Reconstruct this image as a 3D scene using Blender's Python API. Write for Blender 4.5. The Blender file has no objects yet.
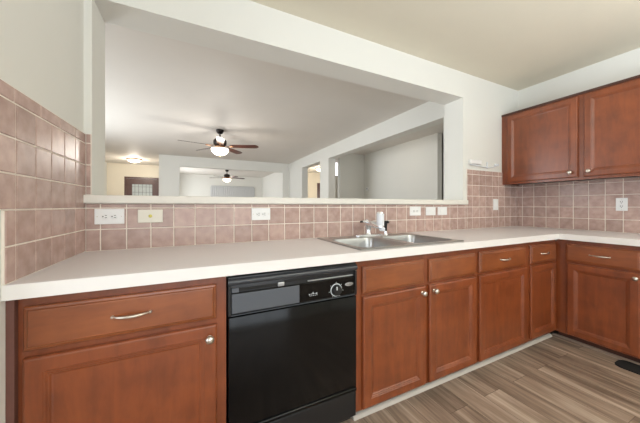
import bpy, bmesh, math, random
from mathutils import Vector, Matrix
random.seed(7)
S = bpy.context.scene
COL = S.collection
PI = math.pi

# ------------------------------------------------------------------ camera
cam_d = bpy.data.cameras.new('camera')
cam = bpy.data.objects.new('camera', cam_d); COL.objects.link(cam)
cam_d.sensor_width = 36.0; cam_d.sensor_fit = 'HORIZONTAL'
cam_d.lens = 258.94 / 640 * 36
cam_d.shift_y = -5.81 / 640
cam_d.clip_start = 0.02; cam_d.clip_end = 100
cam.location = (0.5258, -1.7502, 1.1543)
cam.rotation_euler = (PI / 2, 0, -0.4481)
S.camera = cam

# ------------------------------------------------------------------ world, exposure
w = bpy.data.worlds.new('world'); S.world = w; w.use_nodes = True
bgn = w.node_tree.nodes['Background']
bgn.inputs[0].default_value = (0.86, 0.93, 1.0, 1); bgn.inputs[1].default_value = 1.0
S.view_settings.view_transform = 'Standard'
S.view_settings.look = 'None'
S.view_settings.exposure = 0.15
S.view_settings.gamma = 1.0
S.view_settings.use_curve_mapping = False


def area(name, loc, rot, sx, sy, power, col=(1, 1, 1)):
    d = bpy.data.lights.new(name, 'AREA'); d.shape = 'RECTANGLE'; d.size = sx; d.size_y = sy
    d.energy = power; d.color = col
    o = bpy.data.objects.new(name, d); COL.objects.link(o); o.location = loc; o.rotation_euler = rot
    return o


def lamp(name, loc, power, col=(1, 1, 1), r=0.08):
    d = bpy.data.lights.new(name, 'POINT'); d.energy = power; d.color = col; d.shadow_soft_size = r
    o = bpy.data.objects.new(name, d); COL.objects.link(o); o.location = loc
    return o


# daylight standing in unseen window openings behind the camera, at the left and in the far rooms
area('daylight_kitchen_window', (0.6, -4.62, 1.2), (-PI / 2, 0, PI), 2.6, 2.1, 39, (0.86, 0.935, 1.0))
area('daylight_dining_window', (-2.12, -2.2, 1.25), (0, -PI / 2, 0), 2.1, 2.4, 38, (0.88, 0.94, 1.0))
area('living_fill_light', (-2.12, 2.9, 1.25), (0, -PI / 2, 0), 2.1, 2.4, 100, (0.89, 0.96, 1.0))  # added to brighten the living room; its window is out of view
area('daylight_family_window', (-0.36, 8.9, 1.3), (0, -PI / 2, 0), 1.8, 2.2, 62, (0.94, 0.98, 1.0))
area('hall_fill_light', (6.10, 6.6, 1.4), (0, PI / 2, 0), 1.0, 1.4, 12, (1.0, 0.98, 0.95))  # added to light the far hall through an unseen opening
# upward area lamp added to brighten the ceiling, in place of a bounced flash
area('ceiling_fill_light', (2.3, -3.0, 1.4), (PI, 0, 0), 0.9, 0.9, 92, (0.87, 0.95, 1.0))


# ------------------------------------------------------------------ materials
def lin(c):
    return tuple(((v / 255) / 12.92 if v / 255 <= 0.04045 else ((v / 255 + 0.055) / 1.055) ** 2.4) for v in c) + (1,)


def mat(name, rgb, rough=0.5, metal=0.0, spec=0.5, emit=None, es=0.0, coat=0.0, noise=0.0, nscale=8.0, bump=0.0, bscale=60.0, trans=0.0):
    m = bpy.data.materials.new(name); m.use_nodes = True
    nt = m.node_tree; b = nt.nodes['Principled BSDF']
    b.inputs['Base Color'].default_value = lin(rgb)
    b.inputs['Roughness'].default_value = rough
    b.inputs['Metallic'].default_value = metal
    b.inputs['Specular IOR Level'].default_value = spec
    b.inputs['Coat Weight'].default_value = coat
    b.inputs['Coat Roughness'].default_value = 0.15
    b.inputs['Transmission Weight'].default_value = trans
    if emit:
        b.inputs['Emission Color'].default_value = lin(emit); b.inputs['Emission Strength'].default_value = es
    tc = nt.nodes.new('ShaderNodeTexCoord')
    if noise > 0:
        n = nt.nodes.new('ShaderNodeTexNoise'); n.inputs['Scale'].default_value = nscale; n.inputs['Detail'].default_value = 4
        mx = nt.nodes.new('ShaderNodeMix'); mx.data_type = 'RGBA'
        c = lin(rgb)
        mx.inputs[6].default_value = tuple(v * (1 - noise) for v in c[:3]) + (1,)
        mx.inputs[7].default_value = tuple(min(1, v * (1 + noise)) for v in c[:3]) + (1,)
        nt.links.new(tc.outputs['Object'], n.inputs['Vector'])
        nt.links.new(n.outputs['Fac'], mx.inputs[0]); nt.links.new(mx.outputs[2], b.inputs['Base Color'])
    if bump > 0:
        n2 = nt.nodes.new('ShaderNodeTexNoise'); n2.inputs['Scale'].default_value = bscale; n2.inputs['Detail'].default_value = 3
        bp = nt.nodes.new('ShaderNodeBump'); bp.inputs['Strength'].default_value = bump; bp.inputs['Distance'].default_value = 0.002
        nt.links.new(tc.outputs['Object'], n2.inputs['Vector'])
        nt.links.new(n2.outputs['Fac'], bp.inputs['Height']); nt.links.new(bp.outputs['Normal'], b.inputs['Normal'])
    return m


def wood(name, c1, c2, scale=(9, 9, 1.6), rough=0.33, coat=0.6):
    m = bpy.data.materials.new(name); m.use_nodes = True
    nt = m.node_tree; b = nt.nodes['Principled BSDF']
    tc = nt.nodes.new('ShaderNodeTexCoord'); mp = nt.nodes.new('ShaderNodeMapping')
    mp.inputs['Scale'].default_value = scale
    n = nt.nodes.new('ShaderNodeTexNoise'); n.inputs['Scale'].default_value = 3.0; n.inputs['Detail'].default_value = 6; n.inputs['Roughness'].default_value = 0.6; n.inputs['Distortion'].default_value = 0.6
    n2 = nt.nodes.new('ShaderNodeTexNoise'); n2.inputs['Scale'].default_value = 9; n2.inputs['Detail'].default_value = 3
    ad = nt.nodes.new('ShaderNodeMath'); ad.operation = 'ADD'
    ml = nt.nodes.new('ShaderNodeMath'); ml.operation = 'MULTIPLY'; ml.inputs[1].default_value = 0.5
    rp = nt.nodes.new('ShaderNodeValToRGB')
    rp.color_ramp.elements[0].position = 0.30; rp.color_ramp.elements[0].color = lin(c1)
    rp.color_ramp.elements[1].position = 0.70; rp.color_ramp.elements[1].color = lin(c2)
    L = nt.links.new
    L(tc.outputs['Object'], mp.inputs['Vector']); L(mp.outputs['Vector'], n.inputs['Vector']); L(tc.outputs['Object'], n2.inputs['Vector'])
    L(n.outputs['Fac'], ad.inputs[0]); L(n2.outputs['Fac'], ad.inputs[1]); L(ad.outputs[0], ml.inputs[0]); L(ml.outputs[0], rp.inputs['Fac'])
    L(rp.outputs['Color'], b.inputs['Base Color'])
    b.inputs['Roughness'].default_value = rough; b.inputs['Coat Weight'].default_value = coat; b.inputs['Coat Roughness'].default_value = 0.28
    return m


def tile_mat(name):
    m = bpy.data.materials.new(name); m.use_nodes = True
    nt = m.node_tree; b = nt.nodes['Principled BSDF']; L = nt.links.new
    tc = nt.nodes.new('ShaderNodeTexCoord')
    n = nt.nodes.new('ShaderNodeTexNoise'); n.inputs['Scale'].default_value = 22; n.inputs['Detail'].default_value = 5
    rp = nt.nodes.new('ShaderNodeValToRGB')
    rp.color_ramp.elements[0].position = 0.3; rp.color_ramp.elements[0].color = lin((176, 147, 138))
    rp.color_ramp.elements[1].position = 0.72; rp.color_ramp.elements[1].color = lin((201, 174, 165))
    at = nt.nodes.new('ShaderNodeAttribute'); at.attribute_name = 'tile_tone'
    mr = nt.nodes.new('ShaderNodeMapRange'); mr.inputs[3].default_value = 0.88; mr.inputs[4].default_value = 1.07
    hs = nt.nodes.new('ShaderNodeHueSaturation')
    L(tc.outputs['Object'], n.inputs['Vector']); L(n.outputs['Fac'], rp.inputs['Fac'])
    L(rp.outputs['Color'], hs.inputs['Color']); L(at.outputs['Fac'], mr.inputs[0]); L(mr.outputs[0], hs.inputs['Value'])
    L(hs.outputs['Color'], b.inputs['Base Color'])
    b.inputs['Roughness'].default_value = 0.26; b.inputs['Specular IOR Level'].default_value = 0.45
    bp = nt.nodes.new('ShaderNodeBump'); bp.inputs['Strength'].default_value = 0.25; bp.inputs['Distance'].default_value = 0.0015
    n2 = nt.nodes.new('ShaderNodeTexNoise'); n2.inputs['Scale'].default_value = 30
    L(tc.outputs['Object'], n2.inputs['Vector']); L(n2.outputs['Fac'], bp.inputs['Height']); L(bp.outputs['Normal'], b.inputs['Normal'])
    return m


def plank_mat(name):
    m = bpy.data.materials.new(name); m.use_nodes = True
    nt = m.node_tree; b = nt.nodes['Principled BSDF']; L = nt.links.new
    tc = nt.nodes.new('ShaderNodeTexCoord')
    mp = nt.nodes.new('ShaderNodeMapping'); mp.inputs['Rotation'].default_value = (0, 0, PI / 2)
    br = nt.nodes.new('ShaderNodeTexBrick'); br.offset = 0.37; br.inputs['Scale'].default_value = 1.0
    br.inputs['Brick Width'].default_value = 1.22; br.inputs['Row Height'].default_value = 0.15
    br.inputs['Mortar Size'].default_value = 0.0012; br.inputs['Mortar Smooth'].default_value = 0.3; br.inputs['Bias'].default_value = 0
    br.inputs['Color1'].default_value = (0, 0, 0, 1); br.inputs['Color2'].default_value = (1, 1, 1, 1); br.inputs['Mortar'].default_value = (0.5, 0.5, 0.5, 1)
    L(tc.outputs['Object'], mp.inputs['Vector']); L(mp.outputs['Vector'], br.inputs['Vector'])
    # per-plank offset for the grain
    cmb = nt.nodes.new('ShaderNodeCombineXYZ'); sc = nt.nodes.new('ShaderNodeMath'); sc.operation = 'MULTIPLY'; sc.inputs[1].default_value = 7.3
    L(br.outputs['Color'], sc.inputs[0]); L(sc.outputs[0], cmb.inputs[0]); L(sc.outputs[0], cmb.inputs[2])
    va = nt.nodes.new('ShaderNodeVectorMath'); va.operation = 'ADD'
    L(tc.outputs['Object'], va.inputs[0]); L(cmb.outputs[0], va.inputs[1])
    mg = nt.nodes.new('ShaderNodeMapping'); mg.inputs['Scale'].default_value = (7, 0.6, 1)
    L(va.outputs[0], mg.inputs['Vector'])
    n = nt.nodes.new('ShaderNodeTexNoise'); n.inputs['Scale'].default_value = 1.6; n.inputs['Detail'].default_value = 5; n.inputs['Roughness'].default_value = 0.62; n.inputs['Distortion'].default_value = 0.5
    L(mg.outputs[0], n.inputs['Vector'])
    mg2 = nt.nodes.new('ShaderNodeMapping'); mg2.inputs['Scale'].default_value = (40, 2.5, 1); L(va.outputs[0], mg2.inputs['Vector'])
    n2 = nt.nodes.new('ShaderNodeTexNoise'); n2.inputs['Scale'].default_value = 1.5; n2.inputs['Detail'].default_value = 4; L(mg2.outputs[0], n2.inputs['Vector'])
    a1 = nt.nodes.new('ShaderNodeMath'); a1.operation = 'MULTIPLY_ADD'; a1.inputs[1].default_value = 0.30; L(n2.outputs['Fac'], a1.inputs[0])
    a2 = nt.nodes.new('ShaderNodeMath'); a2.operation = 'MULTIPLY_ADD'; a2.inputs[1].default_value = 0.62; L(n.outputs['Fac'], a2.inputs[0])
    a3 = nt.nodes.new('ShaderNodeMath'); a3.operation = 'MULTIPLY'; a3.inputs[1].default_value = 0.07; L(br.outputs['Color'], a3.inputs[0])
    L(a3.outputs[0], a2.inputs[2]); L(a2.outputs[0], a1.inputs[2])
    rp = nt.nodes.new('ShaderNodeValToRGB'); e = rp.color_ramp.elements
    e[0].position = 0.36; e[0].color = lin((104, 88, 76)); e[1].position = 0.66; e[1].color = lin((192, 174, 158))
    x = e.new(0.5); x.color = lin((150, 130, 114))
    L(a1.outputs[0], rp.inputs['Fac'])
    mx = nt.nodes.new('ShaderNodeMix'); mx.data_type = 'RGBA'; mx.inputs[7].default_value = lin((80, 66, 58))
    L(br.outputs['Fac'], mx.inputs[0]); L(rp.outputs['Color'], mx.inputs[6]); L(mx.outputs[2], b.inputs['Base Color'])
    b.inputs['Roughness'].default_value = 0.42
    return m


M = {}
M['wall'] = mat('wall_paint', (229, 228, 222), 0.75, noise=0.015, nscale=3, bump=0.15, bscale=90)
M['ceiling'] = mat('ceiling_paint', (228, 221, 203), 0.85, noise=0.02, nscale=4, bump=0.25, bscale=70)
M['ceiling_liv'] = mat('living_ceiling_paint', (226, 221, 214), 0.6, noise=0.02, nscale=4, bump=0.25, bscale=70)
M['cream'] = mat('cream_lamplit_paint', (238, 231, 216), 0.75, noise=0.015)  # cream tone with the entry's warm lamplight put into the colour
M['trim'] = mat('white_trim', (240, 238, 233), 0.5)
M['sill'] = mat('ledge_laminate', (232, 228, 220), 0.4, noise=0.03, nscale=40)
M['grout'] = mat('grout', (238, 228, 218), 0.9)
M['tile'] = tile_mat('pink_tile')
M['floor'] = plank_mat('plank_floor')
M['counter'] = mat('counter_laminate', (226, 220, 221), 0.35, noise=0.04, nscale=220)
M['edge'] = mat('counter_edge', (236, 232, 229), 0.4)
M['wood_v'] = wood('cherry_wood_vertical', (104, 48, 20), (146, 74, 35))
M['wood_h'] = wood('cherry_wood_horizontal', (112, 56, 26), (154, 86, 44), scale=(1.6, 9, 9))
M['wood_in'] = mat('cabinet_side', (84, 46, 34), 0.5, noise=0.12, nscale=20)
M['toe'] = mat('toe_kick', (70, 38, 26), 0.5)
M['nickel'] = mat('satin_nickel', (214, 208, 198), 0.28, metal=1.0)
M['chrome'] = mat('chrome', (238, 239, 242), 0.2, metal=1.0)
M['steel'] = mat('stainless', (178, 178, 178), 0.28, metal=1.0, noise=0.05, nscale=30)
M['black'] = mat('gloss_black', (7, 7, 8), 0.14, spec=0.3)
M['black_satin'] = mat('satin_black', (22, 22, 24), 0.35)
M['charcoal'] = mat('charcoal_panel', (84, 88, 95), 0.35)
M['silver'] = mat('silver_trim', (190, 192, 196), 0.3, metal=0.8)
M['whiteprint'] = mat('white_print', (225, 228, 232), 0.6)
M['plastic'] = mat('white_plastic', (240, 240, 240), 0.35)
M['almond'] = mat('almond_plastic', (230, 226, 214), 0.4)
M['slot'] = mat('dark_slot', (60, 60, 60), 0.6)
M['brass'] = mat('brass', (196, 186, 96), 0.35, metal=0.7)
M['bronze'] = mat('dark_bronze', (42, 34, 30), 0.35, metal=0.6)
M['blade'] = wood('fan_blade_wood', (58, 22, 15), (88, 38, 26), scale=(2, 16, 16), rough=0.3)
M['copper'] = mat('antique_copper', (176, 130, 96), 0.35, metal=0.7)
M['glow'] = mat('lit_glass', (255, 246, 226), 0.4, emit=(255, 240, 214), es=3.5)
M['doorbrown'] = wood('entry_door_stain', (78, 50, 44), (98, 66, 58))
M['leaded'] = mat('leaded_glass', (176, 182, 180), 0.25, noise=0.15, nscale=14, emit=(190, 200, 200), es=0.18)  # faint glow put in for daylight behind the glass
M['lead'] = mat('lead_came', (110, 112, 112), 0.5)
M['blind'] = mat('vertical_blind', (194, 195, 196), 0.6)
M['skyglass'] = mat('bright_transom', (250, 250, 255), 0.3, emit=(255, 252, 255), es=1.6)
M['mat'] = mat('flat_black', (26, 24, 24), 0.8)
M['filter'] = mat('filter_plastic', (232, 234, 240), 0.3)
M['clear'] = mat('milky_plastic', (226, 230, 236), 0.2)


# ------------------------------------------------------------------ mesh builder
class MB:
    def __init__(s): s.bm = bmesh.new()

    def box(s, x0, x1, y0, y1, z0, z1, bev=0.0, seg=2):
        x0, x1 = min(x0, x1), max(x0, x1); y0, y1 = min(y0, y1), max(y0, y1); z0, z1 = min(z0, z1), max(z0, z1)
        b = bmesh.new()
        v = [b.verts.new(p) for p in ((x0, y0, z0), (x1, y0, z0), (x1, y1, z0), (x0, y1, z0), (x0, y0, z1), (x1, y0, z1), (x1, y1, z1), (x0, y1, z1))]
        for f in ((3, 2, 1, 0), (4, 5, 6, 7), (0, 1, 5, 4), (1, 2, 6, 5), (2, 3, 7, 6), (3, 0, 4, 7)): b.faces.new([v[i] for i in f])
        if bev > 0: bmesh.ops.bevel(b, geom=b.edges[:], offset=bev, segments=seg, affect='EDGES', profile=0.5)
        s.merge(b); return s

    def merge(s, b, mtx=None):
        if mtx: b.transform(mtx)
        me = bpy.data.meshes.new('t'); b.to_mesh(me); b.free(); s.bm.from_mesh(me); bpy.data.meshes.remove(me)

    def rings(s, rings, cap0=True, cap1=True, closed=True):
        vs = [[s.bm.verts.new(p) for p in r] for r in rings]
        n = len(vs[0])
        for a, b in zip(vs, vs[1:]):
            for i in range(n if closed else n - 1):
                j = (i + 1) % n
                try: s.bm.faces.new((a[i], a[j], b[j], b[i]))
                except ValueError: pass
        if cap0: s.bm.faces.new(list(reversed(vs[0])))
        if cap1: s.bm.faces.new(vs[-1])
        return s

    def lathe(s, prof, c=(0, 0, 0), axis='Z', n=32, sx=1, sy=1):
        rs = []
        for r, h in prof:
            ring = []
            for i in range(n):
                a = 2 * PI * i / n; u, v = r * math.cos(a) * sx, r * math.sin(a) * sy
                if axis == 'Z': p = (c[0] + u, c[1] + v, c[2] + h)
                elif axis == 'Y': p = (c[0] + u, c[1] + h, c[2] + v)
                else: p = (c[0] + h, c[1] + u, c[2] + v)
                ring.append(p)
            rs.append(ring)
        s.rings(rs); return s

    def tube(s, pts, r, n=12, flat=1.0):
        pts = [Vector(p) for p in pts]; rs = []
        rr = r if isinstance(r, (list, tuple)) else [r] * len(pts)
        prev = None
        for i, p in enumerate(pts):
            t = (pts[min(i + 1, len(pts) - 1)] - pts[max(i - 1, 0)]).normalized()
            if prev is None:
                up = Vector((0, 0, 1)) if abs(t.z) < 0.9 else Vector((0, 1, 0))
                a = t.cross(up).normalized()
            else:
                a = (prev - t * prev.dot(t)).normalized()
            prev = a; b = t.cross(a)
            rs.append([tuple(p + a * rr[i] * math.cos(2 * PI * k / n) + b * rr[i] * flat * math.sin(2 * PI * k / n)) for k in range(n)])
        s.rings(rs); return s

    def build(s, name, m, parent=None, smooth=False, base=None):
        bmesh.ops.recalc_face_normals(s.bm, faces=s.bm.faces[:])
        me = bpy.data.meshes.new(name); s.bm.to_mesh(me); s.bm.free()
        if base is not None: me.transform(Matrix.Translation(-Vector(base)))
        me.materials.append(m)
        if smooth:
            for p in me.polygons: p.use_smooth = True
            try: me.set_sharp_from_angle(angle=math.radians(38))
            except Exception: pass
        o = bpy.data.objects.new(name, me); COL.objects.link(o)
        if base is not None and parent is None: o.location = base
        if parent: o.parent = parent
        return o


def thing(name, label, cat, loc=(0, 0, 0), rz=0, group=None):
    o = bpy.data.objects.new(name, None); COL.objects.link(o); o.location = loc; o.rotation_euler = (0, 0, rz)
    o.empty_display_size = 0.05
    o['label'] = label; o['category'] = cat
    if group: o['group'] = group
    return o


def tag(o, label, cat, group=None):
    o['label'] = label; o['category'] = cat
    if group: o['group'] = group
    return o


def struct(o): o['kind'] = 'structure'; return o


def copy_tree(o, parent=None):
    c = o.copy(); COL.objects.link(c); c.parent = parent
    for ch in list(o.children): copy_tree(ch, c)
    return c


def slab(name, axis, a0, a1, us, vs, holes, m):
    """solid sheet: thickness a0..a1 along axis, cut into a grid us x vs, cells whose centre is in a hole left out"""
    bm = bmesh.new(); cache = {}
    def P(a, u, v): return {'X': (a, u, v), 'Y': (u, a, v), 'Z': (u, v, a)}[axis]
    def V(a, u, v):
        k = (round(a, 5), round(u, 5), round(v, 5))
        if k not in cache: cache[k] = bm.verts.new(P(*k))
        return cache[k]
    def solid(i, j):
        if i < 0 or j < 0 or i >= len(us) - 1 or j >= len(vs) - 1: return False
        cu, cv = (us[i] + us[i + 1]) / 2, (vs[j] + vs[j + 1]) / 2
        return not any(h[0] < cu < h[1] and h[2] < cv < h[3] for h in holes)
    for i in range(len(us) - 1):
        for j in range(len(vs) - 1):
            if not solid(i, j): continue
            u0, u1, v0, v1 = us[i], us[i + 1], vs[j], vs[j + 1]
            for a in (a0, a1): bm.faces.new((V(a, u0, v0), V(a, u1, v0), V(a, u1, v1), V(a, u0, v1)))
            for (di, dj, p, q) in ((-1, 0, (u0, v0), (u0, v1)), (1, 0, (u1, v0), (u1, v1)), (0, -1, (u0, v0), (u1, v0)), (0, 1, (u0, v1), (u1, v1))):
                if not solid(i + di, j + dj): bm.faces.new((V(a0, *p), V(a0, *q), V(a1, *q), V(a1, *p)))
    bmesh.ops.recalc_face_normals(bm, faces=bm.faces[:])
    me = bpy.data.meshes.new(name); bm.to_mesh(me); bm.free(); me.materials.append(m)
    o = bpy.data.objects.new(name, me); COL.objects.link(o)
    return o


# ------------------------------------------------------------------ room shell
H = 2.516
W = 3.974
struct(slab('floor', 'Z', -0.08, 0.0, [-2.1, 6.1], [-4.7, 10.9], [], M['floor']))
struct(slab('ceiling', 'Z', H, H + 0.1, [-2.1, 6.1], [-4.7, 0.11], [], M['ceiling']))
struct(slab('ceiling_living', 'Z', H, H + 0.1, [-2.1, 6.1], [0.11, 10.9], [], M['ceiling_liv']))
# pass-through wall
struct(slab('wall_back', 'Y', 0.0, 0.22, [-2.0, 0.034, 2.987, 6.0], [0, 1.166, 2.259, H], [(0.034, 2.987, 1.166, 2.259)], M['wall']))
struct(slab('wall_left', 'X', -0.12, 0.0, [-0.70, 0.0], [0, H], [], M['wall']))
struct(slab('wall_right', 'X', W, W + 0.12, [-4.5, 0.0], [0, H], [], M['wall']))
struct(slab('wall_rear', 'Y', -4.62, -4.5, [-2.0, -0.7, 1.9, W + 0.12], [0, 0.15, 2.25, H], [(-0.7, 1.9, 0.15, 2.25)], M['wall']))
struct(slab('wall_dining', 'X', -2.12, -2.0, [-4.62, -3.4, -1.0, 0.22, 1.7, 4.1, 8.67], [0, 0.2, 2.3, H],
            [(-3.4, -1.0, 0.2, 2.3), (1.7, 4.1, 0.2, 2.3)], M['wall']))
# living room right wall with two openings
struct(slab('wall_living_right', 'X', 3.27, 3.45, [0.22, 0.458, 3.509, 3.958, 5.146, 6.45], [0, 0.15, 2.24, H],
            [(0.458, 3.509, 0.15, 2.24), (3.958, 5.146, 0.15, 2.24)], M['wall']))
# living room far wall with the wide opening to the family room
struct(slab('wall_living_far', 'Y', 6.3, 6.45, [-0.35, 0.133, 3.07, 3.27], [0, 2.235, H], [(0.133, 3.07, 0, 2.235)], M['wall']))
struct(slab('wall_entry_side', 'X', -0.35, -0.23, [6.45, 7.8, 10.0, 10.87], [0, 0.4, 2.2, H], [(7.8, 10.0, 0.4, 2.2)], M['wall']))
struct(slab('wall_entry_far', 'Y', 8.55, 8.67, [-2.0, -1.55, -0.60, -0.35], [0, 2.10, H], [(-1.55, -0.60, 0, 2.10)], M['cream']))
struct(slab('wall_family_far', 'Y', 10.75, 10.87, [-0.23, 1.147, 3.03, 3.45], [0, 2.05, H], [(1.147, 3.03, 0, 2.05)], M['wall']))
struct(slab('wall_family_right', 'X', 3.45, 3.57, [6.3, 10.87], [0, H], [], M['wall']))
# hallway beyond the living room openings
struct(slab('wall_hall_right', 'X', 4.6, 4.72, [1.66, 4.0], [0, H], [], M['wall']))
struct(slab('wall_hall_near', 'X', 4.80, 4.90, [0.22, 1.66], [0, H], [], M['wall']))
struct(slab('wall_hall_far', 'Y', 4.0, 4.12, [3.858, 4.72], [0, H], [], M['wall']))
struct(slab('wall_hall_cream', 'Y', 8.0, 8.12, [3.57, 5.08, 5.24, 6.0], [0, 2.10, H], [(5.08, 5.24, 0, 2.10)], M['cream']))
struct(slab('wall_hall_outer', 'X', 6.0, 6.12, [0.0, 5.9, 7.3, 8.12], [0, 0.9, 1.9, H], [(5.9, 7.3, 0.9, 1.9)], M['wall']))
b = MB(); b.box(5.08, 5.24, 8.03, 8.07, 0, 2.10)
struct(b.build('door_3', M['doorbrown']))
struct(slab('wall_hall_stub', 'Y', 5.3, 5.4, [4.2, 4.44, 4.575, 6.0], [0, 2.09, 2.50, H], [(4.44, 4.575, 2.09, 2.50)], M['cream']))

# unseen windows (frames with mullions in the openings the daylight comes through)
def window(name, axis, a, u0, u1, z0, z1, nm=2):
    b = MB()
    def bx(p0, p1, q0, q1):
        if axis == 'Y': b.box(p0, p1, a - 0.02, a + 0.02, q0, q1, 0.003)
        else: b.box(a - 0.02, a + 0.02, p0, p1, q0, q1, 0.003)
    t = 0.045
    bx(u0, u0 + t, z0, z1); bx(u1 - t, u1, z0, z1); bx(u0 + t, u1 - t, z0, z0 + t); bx(u0 + t, u1 - t, z1 - t, z1)
    for k in range(1, nm):
        c = u0 + (u1 - u0) * k / nm; bx(c - 0.02, c + 0.02, z0 + t, z1 - t)
    return struct(b.build(name, M['trim']))
window('window_1', 'Y', -4.55, -0.7, 1.9, 0.15, 2.25, 3)
window('window_2', 'X', -2.05, -3.4, -1.0, 0.2, 2.3, 2)
window('window_3', 'X', -2.05, 1.7, 4.1, 0.2, 2.3, 2)
window('window_4', 'X', -0.29, 7.8, 10.0, 0.4, 2.2, 2)
window('window_5', 'X', 6.05, 5.9, 7.3, 0.9, 1.9, 2)

# shoe moulding along the back run of base cabinets
b = MB()
prof = [(-0.548, 0.0), (-0.580, 0.0), (-0.579, 0.008), (-0.573, 0.016), (-0.563, 0.021), (-0.548, 0.022)]
b.rings([[(x, y, z) for y, z in prof] for x in (1.292, 3.36)])
struct(b.build('baseboard_back', mat('grey_moulding', (190, 182, 174), 0.5), smooth=True))
b = MB()
prof2 = [(3.422, 0.0), (3.408, 0.0), (3.409, 0.008), (3.414, 0.014), (3.422, 0.016)]
b.rings([[(x, y, z) for x, z in prof2] for y in (-0.56, -1.74)])
struct(b.build('baseboard_right', mat('taupe_moulding', (150, 130, 114), 0.5)))

# entry door with leaded glass
d = struct(thing('door_1', 'x', 'door', (-1.075, 8.60, 0))); del d['label']; del d['category']
def lb(name, boxes, m, parent, bev=0.002):
    b = MB()
    for q in boxes: b.box(*q, bev)
    return b.build(name, m, parent)
dp = slab('door_panel', 'Y', -0.03, 0.03, [-0.435, -0.275, 0.285, 0.435], [0.01, 0.60, 1.865, 2.04], [(-0.275, 0.285, 0.60, 1.865)], M['doorbrown']); dp.parent = d
slab('door_frame', 'Y', -0.06, 0.06, [-0.475, -0.435, 0.435, 0.475], [0.0, 2.045, 2.10], [(-0.435, 0.435, 0.0, 2.045)], M['doorbrown']).parent = d
lb('door_glass', [(-0.275, 0.285, -0.008, 0.008, 0.60, 1.865)], M['leaded'], dp, 0)
cm = [(x - 0.005, x + 0.005, -0.016, -0.008, 0.60, 1.865) for x in (-0.20, -0.10, 0.005, 0.11, 0.21)] + [(-0.275, 0.285, -0.016, -0.008, z - 0.005, z + 0.005) for z in (0.8, 1.05, 1.3, 1.45, 1.6, 1.78)]
lb('lead_came', cm, M['lead'], dp, 0)
hk = MB(); hk.lathe([(0.012, 0), (0.012, -0.03), (0.030, -0.035), (0.032, -0.055), (0.018, -0.07)], (0.37, -0.03, 0.98), 'Y', 16); hk.build('door_handle', M['brass'], dp, True)

# patio door and its vertical blinds
d = struct(thing('door_2', 'x', 'door', (2.089, 10.79, 0))); del d['label']; del d['category']
slab('door_frame', 'Y', -0.03, 0.05, [-0.942, -0.88, -0.03, 0.03, 0.88, 0.942], [0, 0.06, 1.99, 2.05], [(-0.88, -0.03, 0.06, 1.99), (0.03, 0.88, 0.06, 1.99)], M['trim']).parent = d
lb('door_glass', [(-0.88, 0.88, 0.02, 0.03, 0.06, 1.99)], M['leaded'], d, 0)
vb = thing('vertical_blinds', 'pale grey vertical blinds closed over the far patio door', 'blinds', (2.089, 10.70, 2.03))
lb('headrail', [(-0.93, 0.93, -0.02, 0.045, -0.02, 0.02)], M['blind'], vb)
for k in range(21):
    x = -0.92 + k * 0.092
    sl = MB(); sl.rings([[(x - 0.045, 0.004, z), (x, -0.010, z), (x + 0.045, -0.002, z), (x + 0.045, 0.0, z), (x, -0.008, z), (x - 0.045, 0.006, z)] for z in (-0.02, -1.98)])
    sl.build('blind_slat', M['blind'], vb)

# bright transom strip deep in the hall
b = MB(); b.box(4.44, 4.575, 5.33, 5.36, 2.09, 2.50)
struct(b.build('window_6', M['skyglass']))

# ------------------------------------------------------------------ tile backsplash
def tiles(name, rects, plane, coord, sign, label):
    """rects: (u0,u1,z0,z1) tile cells.  plane 'Y' back wall, 'X' side walls; sign: which way the face looks"""
    bm = bmesh.new(); lay = bm.faces.layers.float.new('tile_tone')
    g = 0.0027; th = 0.009; bev = 0.0022
    for (u0, u1, z0, z1) in rects:
        if u1 - u0 < 0.008 or z1 - z0 < 0.008: continue
        tone = random.random()
        a0, a1, c0, c1 = u0 + g, u1 - g, z0 + g, z1 - g
        def P(u, d_, z):
            a = coord + sign * d_
            return (u, a, z) if plane == 'Y' else (a, u, z)
        lo = [bm.verts.new(P(u, 0.001, z)) for u, z in ((a0, c0), (a1, c0), (a1, c1), (a0, c1))]
        md = [bm.verts.new(P(u, th - bev, z)) for u, z in ((a0, c0), (a1, c0), (a1, c1), (a0, c1))]
        hi = [bm.verts.new(P(u, th, z)) for u, z in ((a0 + bev, c0 + bev), (a1 - bev, c0 + bev), (a1 - bev, c1 - bev), (a0 + bev, c1 - bev))]
        fs = [bm.faces.new(hi), bm.faces.new(lo)]
        for A, B in ((lo, md), (md, hi)):
            for i in range(4):
                j = (i + 1) % 4; fs.append(bm.faces.new((A[i], A[j], B[j], B[i])))
        for f in fs: f[lay] = tone
    bmesh.ops.recalc_face_normals(bm, faces=bm.faces[:])
    me = bpy.data.meshes.new(name); bm.to_mesh(me); bm.free(); me.materials.append(M['tile'])
    o = bpy.data.objects.new(name, me); COL.objects.link(o)
    tag(o, label, 'tiles')
    gb = MB()
    for (u0, u1, z0, z1) in rects:
        if plane == 'Y': gb.box(u0, u1, coord, coord + sign * 0.0062, z0, z1)
        else: gb.box(coord, coord + sign * 0.0062, u0, u1, z0, z1)
    gb.build('grout', M['grout'], o)
    return o


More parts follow.
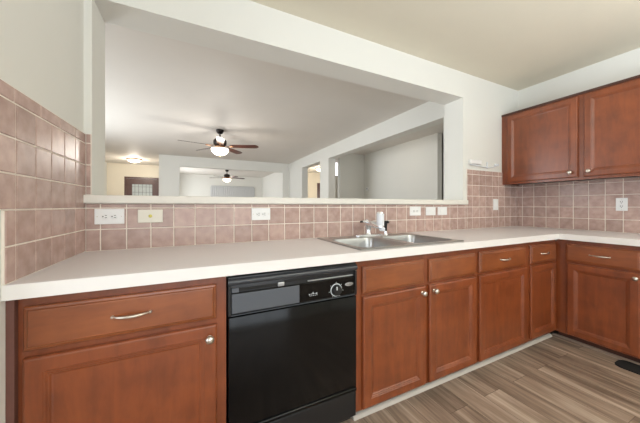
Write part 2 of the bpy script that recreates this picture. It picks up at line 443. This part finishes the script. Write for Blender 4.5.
def cells(us, zs): return [(us[i], us[i + 1], zs[j], zs[j + 1]) for i in range(len(us) - 1) for j in range(len(zs) - 1)]
def cuts(lo, hi, start, pitch):
    v = [lo]; x = start
    while x < hi - 0.012:
        if x > lo + 0.012: v.append(x)
        x += pitch
    return v + [hi]
Z0 = 0.9142
ZR = [Z0, 1.0285, 1.1415, 1.2545, 1.3675, 1.4805, 1.530]
P = 0.113
rects = cells(cuts(0.010, 3.041, 0.0715, P), [Z0, 1.0285, 1.1415, 1.1655])
tiles('tile_backsplash', rects, 'Y', -0.0004, -1, 'dusty pink square tile backsplash under the long white ledge')
tiles('tile_backsplash', cells(cuts(3.041, W - 0.010, 0.0715 + 27 * P, P), ZR), 'Y', -0.0004, -1, 'taller pink tile backsplash on the back wall between ledge end and right corner')
tiles('tile_backsplash', cells([0.010, 0.033], [1.212, 1.2545, 1.3675, 1.4805, 1.530]), 'Y', -0.0004, -1, 'narrow column of cut pink tiles above the left end of the ledge')
ys = sorted([-(0.131 + P * i) for i in range(5)])
lc = [-0.62] + ys + [-0.0]
rects = cells([-0.697] + ys + [-0.001], [1.1415, 1.2545, 1.3675, 1.4805]) + cells([-0.636] + ys + [-0.001], [Z0, 1.0285, 1.1415])
rects += cells([-0.697, -0.59, -0.438, -0.284, -0.131, -0.001], [1.4805, 1.530])
tiles('tile_backsplash', rects, 'X', 0.0004, 1, 'glossy pink tile backsplash on the short left wall with trim row on top')
yr = sorted([-(0.049 + P * i) for i in range(17)])
rects = cells([-1.90] + yr + [-0.001], [Z0, 1.0285, 1.1415, 1.2545, 1.3675, 1.40])
tiles('tile_backsplash', rects, 'X', W - 0.0004, -1, 'pink tile backsplash under the wall cabinets on the right wall')

# ledge shelf on the pass-through
o = slab('ledge_shelf', 'Z', 1.1665, 1.2105, [0.0015, 0.0345, 2.9865, 3.026], [-0.032, -0.0005, 0.245],
         [(0.0, 0.0345, -0.0005, 0.245), (2.9865, 3.03, -0.0005, 0.245)], M['sill'])
tag(o, 'long white laminate ledge running across the kitchen pass-through opening', 'ledge')
bv = o.modifiers.new('bevel', 'BEVEL'); bv.width = 0.004; bv.segments = 2; bv.limit_method = 'ANGLE'

# ------------------------------------------------------------------ countertop (L shape, sink cut-out)
o = slab('countertop', 'Z', 0.8672, 0.914, [0.0005, 1.345, 2.130, W - 0.635, W - 0.0005], [-1.90, -0.635, -0.585, -0.070, -0.0005],
         [(0, W - 0.635, -1.90, -0.635), (1.345, 2.130, -0.585, -0.070)], M['counter'])
bv = o.modifiers.new('bevel', 'BEVEL'); bv.width = 0.003; bv.segments = 2; bv.limit_method = 'ANGLE'
tag(o, 'L-shaped beige laminate kitchen countertop with white front edge', 'countertop')
b = MB()
b.box(0.0005, W - 0.635 - 0.0025, -0.6372, -0.6345, 0.8672, 0.9135, 0.0005, 1)
b.box(W - 0.6375, W - 0.6345, -1.90, -0.6372, 0.8672, 0.9135, 0.0005, 1)
b.build('front_edge', M['edge'], o)  # front edge strip toned paler than the top


# ------------------------------------------------------------------ cabinets
def panel_rings(x0, x1, z0, z1, spec):
    """spec: list of (inset, y) – nested rectangles stepping along y"""
    return [[(x0 + i, y, z0 + i), (x1 - i, y, z0 + i), (x1 - i, y, z1 - i), (x0 + i, y, z1 - i)] for i, y in spec]


FR = 0.0      # face frame front plane (local y); doors stand proud of it towards -y
def door_mesh(x0, x1, z0, z1):
    b = MB()
    y = -0.001
    spec = [(0, y), (0, y - 0.012), (0.003, y - 0.0165), (0.008, y - 0.019), (0.047, y - 0.019), (0.050, y - 0.0165), (0.054, y - 0.0165), (0.058, y - 0.013), (0.062, y - 0.013), (0.066, y - 0.009), (0.072, y - 0.008)]
    b.rings(panel_rings(x0, x1, z0, z1, spec)); return b
def drawer_mesh(x0, x1, z0, z1):
    b = MB(); y = -0.001
    spec = [(0, y), (0, y - 0.009), (0.003, y - 0.012), (0.010, y - 0.0135), (0.013, y - 0.018), (0.016, y - 0.019), (0.03, y - 0.019)]
    b.rings(panel_rings(x0, x1, z0, z1, spec)); return b
def knob_mesh(x, z, y=-0.020):
    b = MB(); b.lathe([(0.010, 0.0), (0.010, -0.002), (0.006, -0.005), (0.006, -0.010), (0.011, -0.0125), (0.0155, -0.017), (0.0165, -0.022), (0.0155, -0.027), (0.012, -0.031), (0.006, -0.0335)], (x, y, z), 'Y', 24); return b
def pull_mesh(x, z, y=-0.020, w=0.056):
    b = MB(); n = 17; pts = []; rr = []
    for i in range(n):
        t = -1 + 2 * i / (n - 1)
        pts.append((x + t * w, y + 0.001 - 0.026 * (1 - t * t) ** 0.75, z)); rr.append(0.0032 + 0.0022 * (1 - t * t))
    b.tube(pts, rr, 10)
    for s_ in (-1, 1): b.lathe([(0.006, 0.0), (0.006, -0.003), (0.004, -0.006)], (x + s_ * w, y + 0.0005, z), 'Y', 12)
    return b


def base_cabinet(name, label, loc, rz, w, fronts, depth=0.57, toe=0.05, open_top=False, left_stile=0.02, right_stile=0.02):
    t = thing(name, label, 'cabinet', loc, rz, 'cherry kitchen base cabinets')
    b = MB(); th = 0.015
    b.box(0.0, th, 0.0182, depth, 0.06, 0.862); b.box(w - th, w, 0.0182, depth, 0.06, 0.862)
    b.box(th, w - th, 0.02, depth, 0.06, 0.075); b.box(th, w - th, depth - 0.006, depth, 0.075, 0.862)
    b.build('body', M['wood_in'], t)
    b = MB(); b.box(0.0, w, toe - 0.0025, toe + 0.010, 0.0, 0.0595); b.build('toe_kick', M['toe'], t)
    # face frame: one board with openings behind the fronts
    zt = 0.8665
    xs = sorted(set([f[1] for f in fronts] + [f[2] for f in fronts]))
    holes = [(f[1] + 0.012, f[2] - 0.012, f[3] + 0.012, f[4] - 0.012) for f in fronts]
    us = sorted(set([0.0, w] + [h[0] for h in holes] + [h[1] for h in holes]))
    vs = sorted(set([0.060, zt] + [h[2] for h in holes] + [h[3] for h in holes]))
    ff = slab('face_frame', 'Y', 0.0, 0.018, us, vs, holes, M['wood_v']); ff.parent = t
    for f in fronts:
        kind, x0, x1, z0, z1 = f[:5]
        if kind == 'drawer':
            o = drawer_mesh(x0, x1, z0, z1).build('drawer', M['wood_h'], t)
            if f[5]: pull_mesh((x0 + x1) / 2, (z0 + z1) / 2 + 0.001).build('handle', M['nickel'], o, True)
        else:
            o = door_mesh(x0, x1, z0, z1).build('door', M['wood_v'], t)
            if f[5] is not None: knob_mesh(f[5], f[6]).build('knob', M['nickel'], o, True)
    return t


YF = -0.596
DZ0, DZ1, TZ0, TZ1 = 0.070, 0.668, 0.686, 0.830
base_cabinet('base_cabinet', 'wide cherry base cabinet with a drawer over one door left of the dishwasher', (0.013, YF, 0), 0, 0.629,
             [('drawer', 0.022, 0.590, TZ0 + 0.006, TZ1 + 0.003, True), ('door', 0.022, 0.592, DZ0, DZ1 + 0.002, 0.564, 0.622)])
base_cabinet('sink_base_cabinet', 'cherry sink base cabinet with two false drawer fronts over two doors right of the dishwasher', (1.292, YF, 0), 0, 0.985,
             [('drawer', 0.036, 0.484, TZ0, TZ1 - 0.002, False), ('drawer', 0.526, 0.970, TZ0, TZ1 - 0.004, False),
              ('door', 0.036, 0.490, DZ0, DZ1, 0.459, 0.632), ('door', 0.526, 0.970, DZ0, DZ1, 0.558, 0.632)])
base_cabinet('base_cabinet', 'cherry base cabinet with drawer and plain knobless door right of the sink doors', (2.278, YF, 0), 0, 0.650,
             [('drawer', 0.026, 0.605, TZ0, TZ1, True), ('door', 0.026, 0.612, DZ0, DZ1, None, None)])
base_cabinet('base_cabinet', 'narrow cherry base cabinet with drawer and knobless door in the inner corner', (2.929, YF, 0), 0, 0.448,
             [('drawer', 0.022, 0.425, TZ0, TZ1, True), ('door', 0.022, 0.420, DZ0 + 0.01, DZ1, None, None)])
XR = W - 0.635 + 0.038
base_cabinet('base_cabinet', 'cherry base cabinet with wide drawer and knobbed door on the right wall run', (XR, -0.597, 0), -PI / 2, 0.515,
             [('drawer', 0.072, 0.488, TZ0, TZ1 + 0.002, True), ('door', 0.080, 0.484, DZ0, DZ1 + 0.002, 0.466, 0.634)], depth=0.59)
base_cabinet('base_cabinet', 'cherry base cabinet at the right edge of the photo beyond the knobbed door', (XR, -1.113, 0), -PI / 2, 0.64,
             [('drawer', 0.024, 0.61, TZ0, TZ1, True), ('door', 0.024, 0.61, DZ0, DZ1, 0.06, 0.634)], depth=0.59)

b = MB(); b.box(0.0008, 0.0195, -0.617, -0.5968, 0.0, 0.866)
tag(b.build('filler_strip', mat('dark_filler', (104, 66, 56), 0.6, noise=0.2, nscale=40)), 'dark brown filler strip between left wall end and cherry cabinet', 'trim')
# ------------------------------------------------------------------ wall cabinet
XU = 3.648
wc = thing('wall_cabinet', 'cherry wall cabinet with two knobbed doors hung above the right counter', 'cabinet', (XU, -0.002, 1.39), -PI / 2)
uw = 1.34; uh = 0.785; ud = W - XU - 0.002
b = MB(); b.box(0, 0.015, 0.018, ud, 0, uh); b.box(uw - 0.015, uw, 0.018, ud, 0, uh); b.box(0.015, uw - 0.015, 0.018, ud, 0.012, 0.027); b.box(0.015, uw - 0.015, 0.018, ud, uh - 0.015, uh); b.box(0.015, uw - 0.015, ud - 0.006, ud, 0.027, uh - 0.015)
b.build('body', M['wood_in'], wc)
fr = [('door', 0.060, 0.650, 0.022, 0.752, 0.603, 0.068), ('door', 0.690, 1.280, 0.022, 0.752, 0.727, 0.068)]
holes = [(f[1] + 0.012, f[2] - 0.012, f[3] + 0.012, f[4] - 0.012) for f in fr]
ff = slab('face_frame', 'Y', 0, 0.018, sorted(set([0, uw] + [h[0] for h in holes] + [h[1] for h in holes])), [0, 0.034, 0.740, uh], holes, M['wood_v']); ff.parent = wc
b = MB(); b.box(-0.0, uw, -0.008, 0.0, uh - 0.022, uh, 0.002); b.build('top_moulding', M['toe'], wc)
for f in fr:
    o = door_mesh(*f[1:5]).build('door', M['wood_v'], wc)
    knob_mesh(f[5], f[6]).build('knob', M['nickel'], o, True)

# ------------------------------------------------------------------ dishwasher
dw = thing('dishwasher', 'black built-in dishwasher with dial control panel between the cherry cabinets', 'dishwasher', (0.967, -0.60, 0))
def L_(x): return x - 0.967
b = MB(); b.box(L_(0.652), L_(1.284), 0.02, 0.56, 0.06, 0.862); b.build('tub', M['black_satin'], dw)
b = MB(); b.box(L_(0.650), L_(1.286), -0.010, 0.015, 0.200, 0.682, 0.004); b.box(L_(0.650), L_(1.286), -0.016, 0.0, 0.188, 0.206, 0.006, 3)
door = b.build('door', M['black'], dw, True)
b = MB(); b.box(L_(0.650), L_(1.286), -0.006, 0.015, 0.052, 0.180, 0.004); b.build('kick_panel', M['black_satin'], dw)
b = MB(); b.box(L_(0.655), L_(1.282), 0.045, 0.06, 0.0, 0.052); b.build('toe_kick', M['black_satin'], dw)
b = MB(); b.box(L_(0.648), L_(1.288), -0.004, 0.015, 0.686, 0.852, 0.003)
cp = b.build('control_panel', M['black_satin'], dw, True)
b = MB()
n = 10; ring = []
for i in range(n + 1):
    a = PI * i / n; ring.append((-0.004 - 0.014 * math.sin(a), 0.831 - 0.014 * math.cos(a)))
b.rings([[(x, y, z) for y, z in ring] for x in (L_(0.648), L_(1.288))])
b.build('top_rail', mat('rail_grey_black', (60, 62, 66), 0.28), cp, True)  # grey put into the base colour for the rail's highlight
for x_ in (0.648, 1.276): MB().box(L_(x_), L_(x_ + 0.012), -0.012, -0.003, 0.688, 0.815, 0.002).build('end_cap', M['black_satin'], cp)
b = MB(); b.box(L_(0.663), L_(0.967), -0.011, -0.0035, 0.698, 0.780, 0.002); b.build('left_panel', M['charcoal'], cp)
b = MB(); b.box(L_(0.968), L_(1.274), -0.010, -0.0035, 0.698, 0.786, 0.002); b.build('display_panel', M['black'], cp)
b = MB(); b.box(L_(0.664), L_(0.985), -0.0115, -0.0035, 0.782, 0.786, 0.001)
b.build('trim_line', M['black'], cp)
MB().box(L_(0.694), L_(0.860), -0.0055, -0.0035, 0.790, 0.803, 0.001).build('vent', M['mat'], cp)
MB().box(L_(0.894), L_(1.26), -0.0045, -0.0035, 0.800, 0.812, 0.0004).build('vent', M['mat'], cp)
MB().box(L_(0.664), L_(0.692), -0.013, -0.0035, 0.7865, 0.806, 0.002).build('latch', M['charcoal'], cp)
MB().box(L_(0.862), L_(0.892), -0.014, -0.0035, 0.788, 0.806, 0.003).build('latch', M['silver'], cp)
MB().box(L_(1.010), L_(1.262), -0.0125, -0.0035, 0.792, 0.7965, 0.001).build('trim_line', M['silver'], cp)
MB().box(L_(0.660), L_(1.276), -0.0100, -0.0035, 0.6885, 0.6905, 0.0005).build('trim_line', M['charcoal'], cp)
b = MB(); b.lathe([(0.027, 0), (0.027, -0.012), (0.022, -0.020), (0.014, -0.021)], (L_(1.164), -0.010, 0.7305), 'Y', 32); dl = b.build('dial', M['black_satin'], cp, True)
b = MB(); R_, r_ = 0.0305, 0.0022
rings_ = []
for i in range(41):
    a = 2 * PI * i / 40; rings_.append((L_(1.164) + R_ * math.cos(a), -0.012, 0.7305 + R_ * math.sin(a)))
b.tube(rings_, r_, 8); b.build('dial_ring', M['whiteprint'], dl, True)
b = MB(); b.box(L_(1.155), L_(1.160), -0.0325, -0.029, 0.735, 0.752, 0.0005); b.build('pointer', M['whiteprint'], dl)
def mark(x, z, hx, hz): MB().box(x - hx, x + hx, -0.0106, -0.0098, z - hz, z + hz).build('printed_mark', M['whiteprint'], cp)
for k in range(7):
    a = math.radians(-60 + k * 50); mark(L_(1.164) + 0.040 * math.cos(a), 0.7305 + 0.037 * math.sin(a), 0.0014, 0.0014)
for (x, z, s_) in ((1.018, 0.728, 0.0028), (1.027, 0.7295, 0.002), (1.037, 0.7365, 0.002), (1.037, 0.730, 0.003), (1.047, 0.7295, 0.002), (1.056, 0.730, 0.0028)):
    mark(L_(x), z, s_, s_ * 0.7)
for k in range(5): mark(L_(1.021) + k * 0.009, 0.7215, 0.0025, 0.0008)
b = MB(); b.lathe([(0.024, 0), (0.024, -0.002), (0.022, -0.003)], (L_(1.240), -0.0098, 0.750), 'Y', 32, 1, 0.38); bd = b.build('badge', M['silver'], cp, True)
fc = bpy.data.curves.new('badge_text', 'FONT'); fc.body = 'Whirlpool'; fc.size = 0.0095; fc.align_x = 'CENTER'; fc.align_y = 'CENTER'; fc.extrude = 0.0002
fo = bpy.data.objects.new('tmp', fc); COL.objects.link(fo)
dg = bpy.context.evaluated_depsgraph_get(); me = bpy.data.meshes.new_from_object(fo.evaluated_get(dg)); bpy.data.objects.remove(fo)
me.transform(Matrix.Translation((L_(1.240), -0.0132, 0.750)) @ Matrix.Rotation(PI / 2, 4, 'X')); me.materials.clear(); me.materials.append(M['slot'])
lt = bpy.data.objects.new('lettering', me); COL.objects.link(lt); lt.parent = cp

# ------------------------------------------------------------------ sink
def rrect(cx, cy, hw, hh, r, z, k=7):
    pts = []
    for (sx, sy, a0) in ((1, 1, 0), (-1, 1, 90), (-1, -1, 180), (1, -1, 270)):
        for i in range(k + 1):
            a = math.radians(a0 + 90 * i / k); pts.append((cx + sx * (hw - r) + r * math.cos(a), cy + sy * (hh - r) + r * math.sin(a), z))
    return pts
SZ = 0.9155
sk = thing('kitchen_sink', 'double bowl stainless steel drop-in sink set in the countertop', 'sink', (1.735, -0.325, SZ))
X0, X1, Y0, Y1 = -0.415, 0.415, -0.278, 0.272
rb = MB()
bowls = [(-0.205, -0.045, 0.180, 0.200), (0.205, -0.045, 0.180, 0.200)]
zt = 0.0065
for (cx_, cy_, hw, hh), (ox0, ox1) in zip(bowls, ((X0 + 0.004, 0.0), (0.0, X1 - 0.004))):
    hole = rrect(cx_, cy_, hw, hh, 0.06, zt)
    oy0, oy1 = Y0 + 0.004, Y1 - 0.004
    outer = []
    for p in hole:
        dx, dy = p[0] - cx_, p[1] - cy_
        tx = ((ox1 - cx_) if dx > 0 else (ox0 - cx_)) / dx if abs(dx) > 1e-9 else 1e9
        ty = ((oy1 - cy_) if dy > 0 else (oy0 - cy_)) / dy if abs(dy) > 1e-9 else 1e9
        t_ = min(tx, ty); outer.append([cx_ + dx * t_, cy_ + dy * t_, zt])
    for corner in ((ox0, oy0), (ox1, oy0), (ox1, oy1), (ox0, oy1)):
        i = min(range(len(outer)), key=lambda k: (outer[k][0] - corner[0]) ** 2 + (outer[k][1] - corner[1]) ** 2); outer[i] = [corner[0], corner[1], zt]
    lip = rrect(cx_, cy_, hw - 0.004, hh - 0.004, 0.058, zt - 0.004)
    rb.rings([outer, hole, lip], False, False)
# outer turned-down rim
rb.rings([[(X0 + 0.004, Y0 + 0.004, zt), (X1 - 0.004, Y0 + 0.004, zt), (X1 - 0.004, Y1 - 0.004, zt), (X0 + 0.004, Y1 - 0.004, zt)],
          [(X0, Y0, zt - 0.003), (X1, Y0, zt - 0.003), (X1, Y1, zt - 0.003), (X0, Y1, zt - 0.003)],
          [(X0, Y0, 0), (X1, Y0, 0), (X1, Y1, 0), (X0, Y1, 0)]], False, False)
bmesh.ops.remove_doubles(rb.bm, verts=rb.bm.verts[:], dist=0.0002)
rim = rb.build('rim', M['steel'], sk, True)
for (cx_, cy_, hw, hh) in bowls:
    b = MB(); rs = []
    for dz, ins, r in ((zt - 0.004, 0.004, 0.058), (-0.02, 0.010, 0.056), (-0.12, 0.018, 0.056), (-0.155, 0.024, 0.056), (-0.172, 0.036, 0.052), (-0.180, 0.058, 0.048), (-0.183, 0.10, 0.04), (-0.185, 0.14, 0.02)):
        rs.append(rrect(cx_, cy_, hw - ins, hh - ins, r, dz))
    b.rings(rs, False, True)
    bo = b.build('bowl', M['steel'], sk, True)
    b = MB(); b.lathe([(0.042, 0.003), (0.036, 0.004), (0.034, 0.001), (0.01, 0.0)], (cx_, cy_, -0.185), 'Z', 24); b.build('drain', M['chrome'], bo, True)

# faucet
FX, FY, FZ = 1.735, -0.098, SZ + zt + 0.0005
fa = thing('kitchen_faucet', 'chrome single-lever kitchen faucet on the sink deck with a water filter', 'faucet', (FX, FY, FZ))
b = MB(); b.rings([rrect(0, 0, 0.125, 0.028, 0.027, z) if z < 0.012 else rrect(0, 0, 0.112, 0.022, 0.021, z) for z in (0, 0.008, 0.0125)]); b.build('base_plate', M['chrome'], fa, True)
b = MB(); b.lathe([(0.029, 0.010), (0.026, 0.02), (0.023, 0.03), (0.023, 0.066), (0.029, 0.080), (0.029, 0.098), (0.020, 0.116), (0.008, 0.121)], (0, 0, 0), 'Z', 28); b.build('body', M['chrome'], fa, True)
b = MB(); b.tube([(0, 0.0, 0.094), (0.0, -0.04, 0.094), (0.0, -0.09, 0.088), (0.0, -0.14, 0.081), (0.0, -0.163, 0.074), (0.0, -0.170, 0.062)], [0.027, 0.026, 0.023, 0.019, 0.016, 0.012], 16); b.build('spout', M['chrome'], fa, True)
b = MB(); b.tube([(0, 0, 0.098), (-0.008, -0.002, 0.116), (-0.028, -0.006, 0.124)], [0.017, 0.012, 0.008], 14)
b.tube([(-0.012, -0.003, 0.108), (-0.045, -0.012, 0.112), (-0.066, -0.016, 0.110)], [0.014, 0.010, 0.0075], 12); lv = b.build('lever', M['chrome'], fa, True)
b = MB(); b.tube([(-0.064, -0.016, 0.110), (-0.082, -0.018, 0.109)], [0.0075, 0.007], 12); b.build('lever_tip', M['black_satin'], lv, True)
b = MB(); b.lathe([(0.016, 0.050), (0.019, 0.054), (0.020, 0.070), (0.014, 0.076)], (0, -0.170, 0), 'Z', 20)
b.tube([(0.0, -0.170, 0.062), (-0.012, -0.170, 0.062), (-0.018, -0.172, 0.066)], 0.012, 12)
b.lathe([(0.020, 0.070), (0.026, 0.076), (0.027, 0.085), (0.027, 0.172), (0.025, 0.182), (0.018, 0.187)], (-0.012, -0.162, 0), 'Z', 28); wf = b.build('water_filter', M['filter'], fa, True)
MB().lathe([(0.0278, 0.078), (0.0278, 0.088)], (-0.012, -0.162, 0), 'Z', 28).build('filter_collar', M['chrome'], wf, True)
MB().lathe([(0.0278, 0.176), (0.024, 0.186)], (-0.012, -0.162, 0), 'Z', 28).build('filter_cap', M['chrome'], wf, True)
b = MB(); b.tube([(0.014, -0.166, 0.118), (0.035, -0.166, 0.118), (0.045, -0.166, 0.110)], 0.007, 10); b.build('filter_valve', M['black_satin'], wf, True)

sp = thing('side_sprayer', 'black side sprayer standing in a chrome holder right of the faucet', 'sprayer', (1.893, -0.112, FZ))
b = MB(); b.lathe([(0.024, 0), (0.023, 0.006), (0.017, 0.012), (0.015, 0.03), (0.012, 0.032)], n=24); b.build('holder', M['chrome'], sp, True)
b = MB(); b.lathe([(0.010, 0.028), (0.013, 0.04), (0.015, 0.075), (0.0165, 0.095), (0.015, 0.108), (0.008, 0.113)], n=20); b.tube([(0, 0, 0.098), (0.004, -0.022, 0.104), (0.006, -0.032, 0.098)], [0.013, 0.011, 0.009], 12); b.build('spray_head', M['black_satin'], sp, True)

# ------------------------------------------------------------------ outlets and switches
def plate(name, label, cat, loc, rz, w, h, kind, m='plastic'):
    t = thing(name, label, cat, loc, rz)
    b = MB(); b.box(-w / 2, w / 2, -0.006, 0.0, -h / 2, h / 2, 0.0028, 2); pl = b.build('cover_plate', M[m], t)
    if kind in ('duplex_h', 'duplex_v', 'gfci'):
        for s_ in (-1, 1):
            cx_, cz_ = (s_ * 0.0195, 0) if kind == 'duplex_h' else (0, s_ * 0.0195)
            b = MB(); b.lathe([(0.0155, 0), (0.0155, -0.0015), (0.0145, -0.002)], (cx_, -0.006, cz_), 'Y', 24); so = b.build('socket', M['plastic'], t, True)
            b = MB()
            if kind == 'duplex_h':
                for z_ in (-0.006, 0.006): MB().box(cx_ + 0.000, cx_ + 0.009, -0.0088, -0.0078, z_ - 0.0015, z_ + 0.0015).build('slot', M['slot'], so)
                b.lathe([(0.0032, 0), (0.0032, -0.001)], (cx_ - 0.008, -0.0078, 0), 'Y', 12)
            else:
                for x_ in (-0.006, 0.006): MB().box(x_ - 0.0015, x_ + 0.0015, -0.0088, -0.0078, cz_ - 0.001, cz_ + 0.009).build('slot', M['slot'], so)
                b.lathe([(0.0032, 0), (0.0032, -0.001)], (0, -0.0078, cz_ - 0.008), 'Y', 12)
            b.build('slot', M['slot'], so)
    elif kind == 'switch':
        b = MB(); b.box(-0.017, 0.017, -0.009, -0.005, -0.033, 0.033, 0.0015); b.build('rocker', M['plastic'], t)
    elif kind == 'switch_h':
        b = MB(); b.box(-0.033, 0.033, -0.009, -0.005, -0.017, 0.017, 0.0015); b.build('rocker', M['plastic'], t)
    elif kind == 'jack':
        b = MB(); b.lathe([(0.009, 0), (0.009, -0.003), (0.006, -0.004), (0.005, -0.009)], (0, -0.006, 0), 'Y', 16); b.build('jack', M['brass'], t, True)
    if kind != 'jack':
        q = ((-w / 2 + 0.012, 0), (w / 2 - 0.012, 0)) if w > h else ((0, -h / 2 + 0.012), (0, h / 2 - 0.012))
        for (x, z) in q: MB().lathe([(0.0028, 0), (0.0024, -0.0008)], (x, -0.006, z), 'Y', 10).build('screw', M['nickel'], t)
        pass
    return t
YP = -0.0095
plate('wall_outlet', 'white horizontal duplex outlet on the pink tiles nearest the left corner', 'outlet', (0.1115, YP, 1.0965), 0, 0.128, 0.082, 'duplex_h')
plate('wall_jack', 'almond cover plate with a single brass cable jack on the pink tiles', 'outlet', (0.296, YP, 1.0955), 0, 0.120, 0.074, 'jack', 'almond')
plate('wall_outlet', 'white horizontal duplex outlet under the ledge halfway to the sink', 'outlet', (0.922, YP, 1.098), 0, 0.126, 0.080, 'duplex_h')
plate('wall_outlet', 'leftmost white cover plate of three right of the faucet, with faint sockets', 'outlet', (2.318, YP, 1.106), 0, 0.132, 0.082, 'duplex_h')
plate('wall_switch', 'middle white switch plate of the three right of the faucet', 'switch', (2.512, YP, 1.104), 0, 0.126, 0.080, 'switch_h')
plate('wall_switch', 'rightmost white switch plate of the three right of the faucet', 'switch', (2.668, YP, 1.104), 0, 0.126, 0.080, 'switch_h')
plate('wall_switch', 'upright white switch plate on the tiles right of the ledge end', 'switch', (3.515, YP, 1.167), 0, 0.086, 0.122, 'switch')
plate('wall_outlet', 'upright white duplex outlet on the right wall under the wall cabinet', 'outlet', (W - 0.0095, -0.832, 1.166), -PI / 2, 0.072, 0.116, 'duplex_v')

# white wall rack bracket above the tiles
t = thing('wall_rack', 'small white wall rack mounted above the tiles left of the wall cabinet', 'rack', (3.31, -0.001, 1.585))
b = MB(); b.box(-0.245, -0.065, -0.030, 0.0, 0.002, 0.046, 0.006); b.build('bracket', M['plastic'], t)
b = MB(); b.box(0.055, 0.068, -0.012, 0.0, -0.028, 0.040, 0.003); b.build('bracket', M['clear'], t)
b = MB(); b.tube([(-0.24, -0.022, -0.006), (-0.10, -0.024, -0.012), (0.04, -0.024, -0.024), (0.13, -0.024, -0.012), (0.205, -0.022, 0.012)], 0.006, 10); b.build('rail', M['clear'], t, True)
b = MB(); b.lathe([(0.016, 0), (0.016, -0.012), (0.010, -0.030), (0.013, -0.034)], (0.215, 0, 0.018), 'Y', 18); b.build('hook', M['clear'], t, True)

# thermostat
t = thing('thermostat', 'small white thermostat on the hallway wall beyond the large opening', 'thermostat', (4.599, 3.84, 1.59), -PI / 2)
b = MB(); b.box(-0.05, 0.05, -0.025, 0, -0.04, 0.04, 0.006); b.build('case', M['plastic'], t)
b = MB(); b.box(-0.03, 0.03, -0.0265, -0.0245, -0.005, 0.022); b.build('screen', M['silver'], t)

# ------------------------------------------------------------------ ceiling fans
def make_fan(loc, label, a0):
    t = thing('ceiling_fan', label, 'ceiling fan', loc, 0)
    b = MB(); b.lathe([(0.066, 0), (0.066, -0.012), (0.060, -0.04), (0.040, -0.066), (0.016, -0.074)]); b.build('canopy', M['bronze'], t, True)
    b = MB(); b.lathe([(0.012, -0.07), (0.012, -0.160)], n=14); b.build('downrod', M['bronze'], t, True)
    b = MB(); b.lathe([(0.024, -0.145), (0.045, -0.158), (0.095, -0.172), (0.112, -0.195), (0.112, -0.250), (0.100, -0.275), (0.07, -0.285)]); b.build('motor', M['bronze'], t, True)
    b = MB(); b.lathe([(0.07, -0.284), (0.085, -0.292), (0.088, -0.318), (0.140, -0.330), (0.146, -0.343), (0.120, -0.346)]); b.build('light_fitter', M['copper'], t, True)
    b = MB(); pr = [(0.148, -0.340)]
    for i in range(1, 9):
        a = PI / 2 * i / 9; pr.append((0.150 * math.cos(a) + 0.001, -0.345 - 0.115 * math.sin(a)))
    b.lathe(pr + [(0.012, -0.461)]); b.build('glass_bowl', M['glow'], t, True)
    b = MB(); b.lathe([(0.010, -0.459), (0.012, -0.470), (0.005, -0.482)], n=12); b.build('finial', M['copper'], t, True)
    for k in range(5):
        a = a0 + k * 2 * PI / 5
        # blade along +x then rotated
        n = 12; top = []; bot = []
        for i in range(n + 1):
            s_ = i / n; x = 0.185 + 0.495 * s_; hw = 0.052 + 0.016 * s_
            if s_ > 0.88: hw *= math.sqrt(max(0.0, 1 - ((s_ - 0.88) / 0.125) ** 2)) * 0.9 + 0.1
            top.append((x, hw)); bot.append((x, -hw))
        outline = top + list(reversed(bot))
        b = MB(); pitch = math.radians(-12)
        def tr(p, z):
            x, y = p; return (x, y * math.cos(pitch), z + y * math.sin(pitch) - 0.292)
        b.rings([[tr(p, 0.003) for p in outline], [tr(p, -0.003) for p in outline]])
        bl = b.build('blade', M['blade'], t); bl.rotation_euler = (0, 0, a)
        b = MB(); b.tube([(0.085, 0, -0.276), (0.13, 0, -0.292), (0.19, 0, -0.300), (0.25, 0, -0.300)], [0.014, 0.012, 0.016, 0.008], 10, 0.5)
        b.build('blade_iron', M['copper'], bl, True)
    return t
f1 = make_fan((0.923, 3.228, H), 'near ceiling fan with five dark reddish blades and lit glass bowl', math.radians(-22))
f2 = copy_tree(f1); f2.location = (1.608, 8.69, H); f2.rotation_euler = (0, 0, math.radians(30))
f2['label'] = 'small distant ceiling fan with lit bowl in the far family room'
lamp('fan_bulb', (0.923, 3.228, H - 0.60), 20, (1.0, 0.95, 0.88), 0.2)
lamp('fan_bulb_far', (1.608, 8.69, H - 0.56), 8, (1.0, 0.95, 0.88), 0.2)

# flush ceiling lights
def flush(loc, label, power, col):
    t = thing('ceiling_light', label, 'ceiling light', loc)
    b = MB(); b.lathe([(0.185, 0), (0.190, -0.012), (0.185, -0.026), (0.165, -0.030)]); b.build('trim_ring', M['copper'], t, True)
    b = MB(); pr = [(0.168, -0.026)]
    for i in range(1, 9):
        a = PI / 2 * i / 9; pr.append((0.168 * math.cos(a), -0.028 - 0.075 * math.sin(a)))
    b.lathe(pr + [(0.01, -0.104)]); b.build('glass_bowl', M['glow'], t, True)
    lamp('ceiling_bulb', (loc[0], loc[1], loc[2] - 0.18), power, col, 0.12)
    return t
flush((-1.083, 7.40, H), 'lit flush dome ceiling light in the cream entry', 18, (1.0, 0.90, 0.76))
flush((3.68, 2.3, H), 'added flush dome ceiling light hidden in the hallway to brighten its walls', 3.5, (1.0, 0.96, 0.9))  # unseen fixture added to brighten the hallway walls
flush((4.62, 6.75, H), 'lit flush dome ceiling light at the warm end of the hallway', 18, (1.0, 0.86, 0.64))
flush((1.8, -2.6, H), 'added unseen flush dome ceiling light in the kitchen behind the camera', 10, (1.0, 0.97, 0.93))  # unseen fixture added to help light the kitchen

# thin dark slab on the floor at the foot of the right cabinets
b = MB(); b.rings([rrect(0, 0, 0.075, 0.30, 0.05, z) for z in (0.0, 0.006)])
o = b.build('dark_floor_slab', M['mat'], smooth=False); o.location = (3.328, -1.275, 0.0005)
tag(o, 'thin dark slab on the floor against the toe kick at the lower right edge', 'mat')
